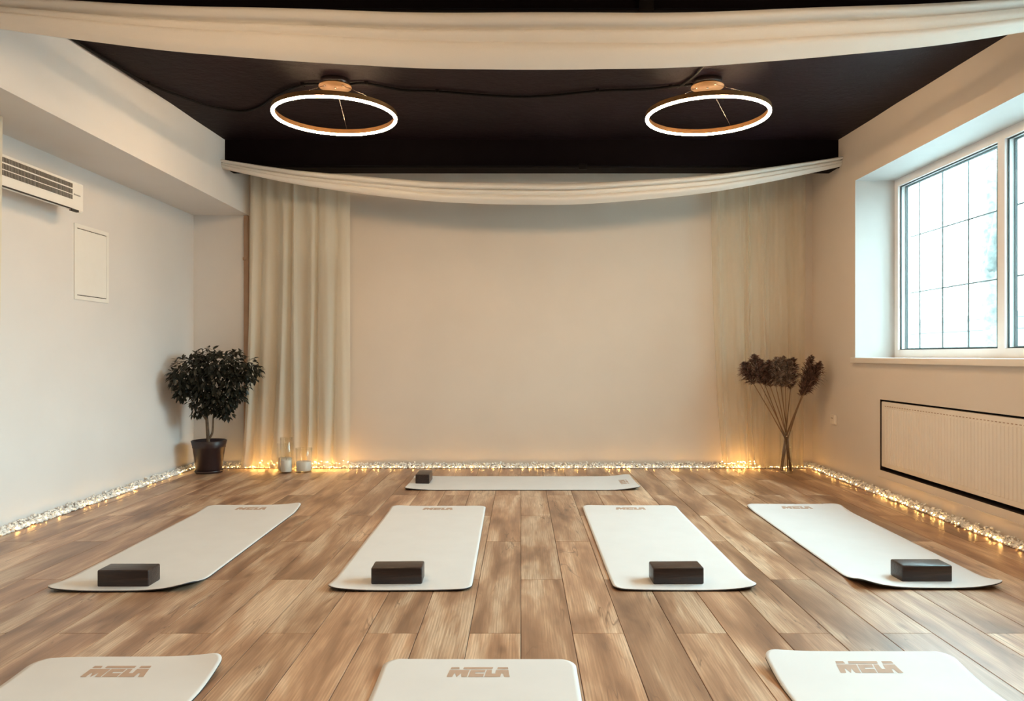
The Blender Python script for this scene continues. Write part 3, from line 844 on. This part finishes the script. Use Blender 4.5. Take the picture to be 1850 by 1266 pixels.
# ------------------------------------------------------------------ potted ficus in the left corner
PX, PY = -2.775, 6.63
fi = thing('potted_ficus', 'small dark leafy fig tree in a plum-black pot in the left corner', 'plant', (PX, PY, 0))
pot = MB().lathe([(0, .012), (.098, .012), (.108, .03), (.136, .222), (.140, .226), (.139, .238), (.150, .284), (.144, .288), (.138, .28), (.130, .24), (.0, .238)], (PX, PY, 0), 40).build('pot', M['pot'], fi)
MB().lathe([(0, 0), (.112, 0), (.122, .022), (.116, .024), (.108, .010), (0, .010)], (PX, PY, 0), 40).build('saucer', M['pot'], fi)
MB().lathe([(0, .262), (.07, .258), (.132, .25)], (PX, PY, 0), 24).build('soil', M['soil'], fi)
bk = MB()
def br(pts, r): bk.tube(smooth_path(pts, 5), [r[0]+(r[1]-r[0])*i/(5*(len(pts)-1)) for i in range(5*(len(pts)-1)+1)], 8)
T0 = Vector((PX-.005, PY, .25))
br([T0, (PX-.012, PY-.01, .42), (PX-.02, PY-.02, .60), (PX-.015, PY-.02, .78), (PX+.02, PY-.03, .95)], (.017, .006))
br([(PX-.006, PY, .29), (PX+.035, PY-.01, .36), (PX+.045, PY-.015, .50), (PX+.075, PY-.03, .66), (PX+.16, PY-.05, .85)], (.011, .005))
br([(PX-.014, PY-.012, .46), (PX-.07, PY-.05, .56), (PX-.12, PY-.12, .68), (PX-.16, PY-.2, .82)], (.008, .004))
br([(PX-.02, PY-.02, .60), (PX-.10, PY-.10, .75), (PX-.12, PY-.12, .92)], (.008, .004))
br([(PX+.075, PY-.03, .66), (PX+.20, PY-.08, .78), (PX+.32, PY-.12, .90)], (.007, .003))
br([(PX+.05, PY-.02, .52), (PX+.12, PY-.06, .58), (PX+.19, PY-.09, .57)], (.004, .002))
bk.build('trunk', M['bark'], fi)
def leaf_verts():
    return [(0, 0, 0), (.35, .22, .05), (.35, -.22, .05), (.7, .17, .03), (.7, -.17, .03), (1.05, 0, -.06), (.35, 0, 0), (.7, 0, -.01)], \
           [(0, 6, 1), (0, 2, 6), (6, 7, 3, 1), (2, 4, 7, 6), (7, 5, 3), (4, 5, 7)]
LV, LF = leaf_verts()
lm = MB(); lm.v = [(x*.054, y*.058, z*.054) for x, y, z in LV]; lm.f = LF; lm.s = [True]*len(LF)
leaf_me = lm.mesh('leaf', M['leaf'])
clumps = [((348, 664), 30, 6.45), ((372, 652), 28, 6.55), ((400, 656), 28, 6.50), ((432, 662), 30, 6.55), ((452, 672), 20, 6.52), ((326, 688), 18, 6.30), ((318, 676), 12, 6.28),
          ((356, 690), 30, 6.42), ((388, 688), 34, 6.45), ((420, 694), 28, 6.50), ((365, 718), 24, 6.45), ((398, 722), 26, 6.45), ((425, 715), 16, 6.5), ((330, 706), 14, 6.32),
          ((410, 742), 12, 6.46), ((355, 744), 8, 6.42), ((328, 716), 7, 6.32), ((385, 735), 16, 6.45)]
rl_ = random.Random(5); leaves = []
tot = sum(c[1]**2 for c in clumps)
for (cp, rr, yy) in clumps:
    c = P3(cp[0], cp[1], yy); rad = rr/1346*yy
    for k in range(int(2500*rr*rr/tot)+6):
        while True:
            v = Vector((rl_.uniform(-1, 1), rl_.uniform(-1, 1), rl_.uniform(-1, 1)))
            if v.length < 1: break
        p = c+Vector((v.x*rad, v.y*rad*1.2, v.z*rad))
        if p.x < XL+.05 or p.y > YB-.06: continue
        d = (Vector((v.x, v.y, v.z*.4))*.9+Vector((rl_.uniform(-.5, .5), rl_.uniform(-.6, .4), rl_.uniform(-1.1, .1)))).normalized()
        up = (Vector((0, 0, 1))+Vector((rl_.uniform(-.5, .5), rl_.uniform(-.7, .2), 0))).normalized()
        sd = up.cross(d)
        if sd.length < .05: continue
        sd.normalize(); nn = d.cross(sd); s = rl_.uniform(.75, 1.15)
        m = Matrix(((d.x*s, sd.x*s, nn.x*s, p.x), (d.y*s, sd.y*s, nn.y*s, p.y), (d.z*s, sd.z*s, nn.z*s, p.z), (0, 0, 0, 1)))
        if min((m @ Vector(q)).x for q in lm.v) < XL+.01: continue
        leaves.append((p.y-.6*v.length*rad, m))
leaves.sort(key=lambda q: q[0])
inv = Matrix.Translation((-PX, -PY, 0))
for _, m in leaves[:280]: inst('leaf', leaf_me, fi, mat=inv @ m)
fo = MB()
for _, m in leaves[280:]:
    b = len(fo.v); fo.v += [tuple(m @ Vector(q)) for q in lm.v]; fo.f += [tuple(b+i for i in f) for f in LF]; fo.s += [True]*len(LF)
fo.build('foliage', M['leaf'], fi, kind='stuff')
